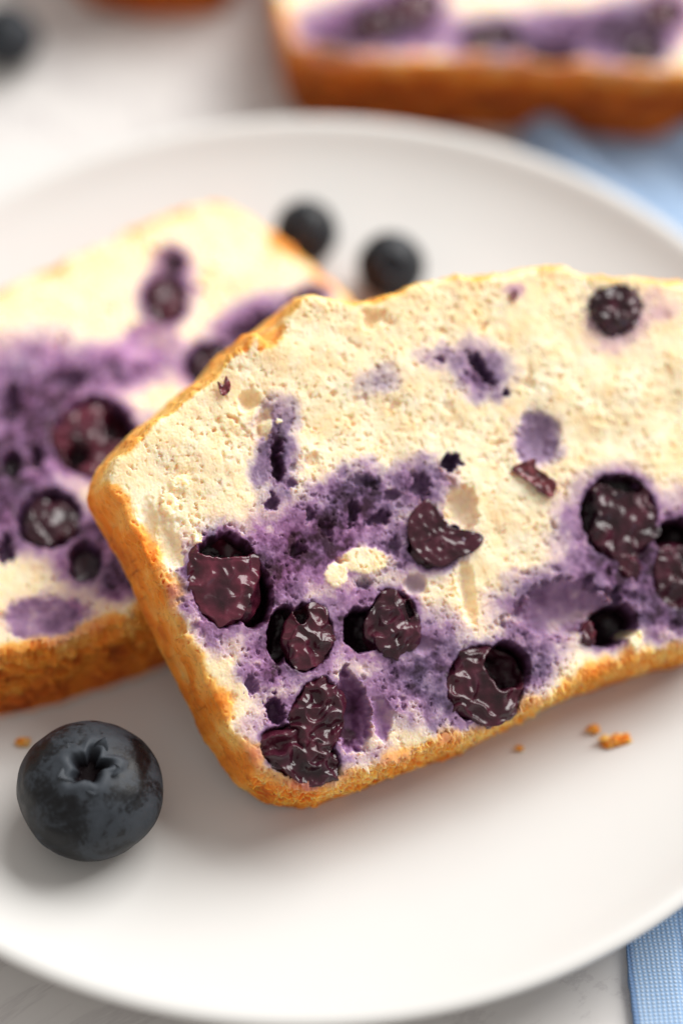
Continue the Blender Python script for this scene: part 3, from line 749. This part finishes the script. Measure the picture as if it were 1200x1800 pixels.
# ------------------------------------------------------------------ fresh blueberries
def fresh_blueberry(label, px, py, r_px, z_floor, axis, seed, squash=0.93, res=96):
    z = z_floor + 0.007
    for _ in range(4):
        c = at_z(px, py, z)
        R = r_px / F_PX * ((c - CAM) @ fwd)
        z = z_floor + R * squash * 1.01
    axis = Vector(axis).normalized()
    root = empty('blueberry', c, label, 'blueberry', 'fresh blueberries')
    root.rotation_euler = Vector((0, 0, 1)).rotation_difference(axis).to_euler()
    nu, nv = res * 2, res
    a = np.linspace(0, 2 * np.pi, nu, endpoint=False); b = np.pi * np.linspace(0.0, 1, nv) ** 1.25; b[0] = 1e-4
    A, B = np.meshgrid(a, b, indexing='ij')
    s = seed * 5.7
    dx, dy, dz = np.sin(B) * np.cos(A), np.sin(B) * np.sin(A), np.cos(B)
    rr = 1 + 0.035 * perlin(dx * 1.2 + s, dy * 1.2, dz * 1.2, 300 + seed) + 0.010 * perlin(dx * 4 + s, dy * 4, dz * 4, 301 + seed)
    rad = np.sin(B) * (B < 1.57) + (B >= 1.57) * 2
    rc = 0.29 * (1 + 0.22 * np.cos(5 * A + s) + 0.30 * perlin(np.cos(A) * 2.1 + s, np.sin(A) * 1.7, 0.3, 302 + seed))
    pit = 1 - sstep(0.62, 1.0, rad / rc)
    lip = np.exp(-((rad - rc * 1.18) / 0.085) ** 2)
    rr = rr - 0.27 * pit + 0.04 * lip - 0.05 * np.exp(-(rad / 0.5) ** 2)
    X, Y, Z = rr * dx * R, rr * dy * R, rr * dz * R * squash
    V = np.stack([X, Y, Z], -1).reshape(-1, 3)
    mesh_obj('berry_body', V, grid_quads(nu, nv, True), MAT['fresh'], root, attrs={'crown': np.clip(lip + 0.35 * np.exp(-(rad / .6) ** 2), 0, 1).ravel(), 'pit': pit.ravel()})
    # calyx: five short dry sepals standing round the pit
    vs, fs = [], []
    rs = np.random.RandomState(seed)
    zt = R * squash * 0.925
    for k in range(5):
        a0 = 2 * np.pi * k / 5 + s * .2 + rs.uniform(-.12, .12); L = R * rs.uniform(.07, .24); wdt = rs.uniform(.34, .58)
        nseg = 6; base = len(vs)
        for j in range(nseg + 1):
            t = j / nseg
            w = wdt * (1 - t ** 1.6) + 0.02
            for sgn in (-1, -0.5, 0, 0.5, 1):
                for off in (0, 0.018):
                    ang = a0 + sgn * w
                    rad_ = R * (0.305 + off + 0.10 * t + 0.05 * t * t) - R * 0.02 * abs(sgn)
                    vs.append((rad_ * math.cos(ang), rad_ * math.sin(ang), zt - R * 0.05 + L * (t * 0.9) - L * 0.45 * t * t + R * 0.008 * math.sin(7 * ang + k)))
        for j in range(nseg):
            for q in range(4):
                i0 = base + j * 10 + q * 2
                fs.append((i0, i0 + 2, i0 + 12, i0 + 10)); fs.append((i0 + 1, i0 + 11, i0 + 13, i0 + 3))
            for q in (0, 4):
                i0 = base + j * 10 + q * 2
                fs.append((i0, i0 + 10, i0 + 11, i0 + 1))
        i0 = base + nseg * 10
        for q in range(4): fs.append((i0 + q * 2, i0 + q * 2 + 2, i0 + q * 2 + 3, i0 + q * 2 + 1))
    mesh_obj('calyx', np.array(vs), fs, MAT['fresh'], root, attrs={'crown': np.full(len(vs), .55), 'pit': np.zeros(len(vs))})
    return root

fresh_blueberry('large dark blueberry at the front left of the plate with its crown facing up', 158, 1388, 128, FLOOR_Z, (0.09, -0.06, 1.0), 1, squash=0.80, res=150)
fresh_blueberry('dark blueberry on the plate touching the top corner of the rear cake slice', 537, 408, 58, FLOOR_Z, (-0.5, -0.4, .6), 2, res=64)
fresh_blueberry('dark blueberry on the plate just behind the front cake slice\'s top edge', 687, 468, 60, FLOOR_Z, (0.05, -0.6, .8), 3, res=64)
fresh_blueberry('lone blurred blueberry on the table in the top left corner', 14, 64, 58, 0.0, (0.2, 0.3, .9), 4, res=48)

# ------------------------------------------------------------------ crumbs
def crumb(label, px, py, w_px, seed, aspect=0.7, two=False, name='cake_crumb'):
    p = at_z(px, py, FLOOR_Z)
    R = w_px / 2 / F_PX * ((p - CAM) @ fwd)
    res = 40; nu, nv = res * 2, res
    a = np.linspace(0, 2 * np.pi, nu, endpoint=False); b = np.linspace(1e-3, np.pi - 1e-3, nv)
    A, B = np.meshgrid(a, b, indexing='ij')
    dx, dy, dz = np.sin(B) * np.cos(A), np.sin(B) * np.sin(A), np.cos(B); s = seed * 3.1
    r = 1 + 0.55 * perlin(dx * 1.5 + s, dy * 1.5, dz * 1.5, 400 + seed) + 0.3 * perlin(dx * 3.5 + s, dy * 3.5, dz * 3.5, 401 + seed) + 0.15 * perlin(dx * 8 + s, dy * 8, dz * 8, 402 + seed)
    if two: r = r * (0.72 + 0.45 * np.abs(np.cos(A - 0.4)) ** 2 * np.sin(B))
    V = np.stack([r * dx, r * dy * aspect, r * dz * aspect], -1).reshape(-1, 3) * R
    V[:, 2] -= V[:, 2].min()
    n = len(V); cr = np.clip(0.42 + 0.4 * perlin(dx * 2 + s, dy * 2, dz * 2, 410 + seed), 0, 1).ravel()
    o = mesh_obj(name, V, grid_quads(nu, nv, True), MAT['cake'], attrs={'stain': np.zeros(n), 'tint': np.zeros(n), 'crust': cr, 'wet': np.zeros(n)})
    o.location = (p[0], p[1], FLOOR_Z + 0.00002)
    tag(o, label, 'crumb', 'cake crumbs on the plate')
crumb('largest golden cake crumb on the plate, right of the front slice', 1078, 1308, 44, 1, .62, True)
crumb('small pale crumb just left of the largest golden crumb', 1042, 1287, 22, 2)
crumb('tiny crumb on the plate under the front slice\'s bottom crust', 912, 1319, 14, 3)
crumb('small brown crumb behind the large front blueberry', 42, 1310, 22, 4)
crumb('tiny dark speck on the plate right of the large front blueberry', 205, 1535, 7, 5)
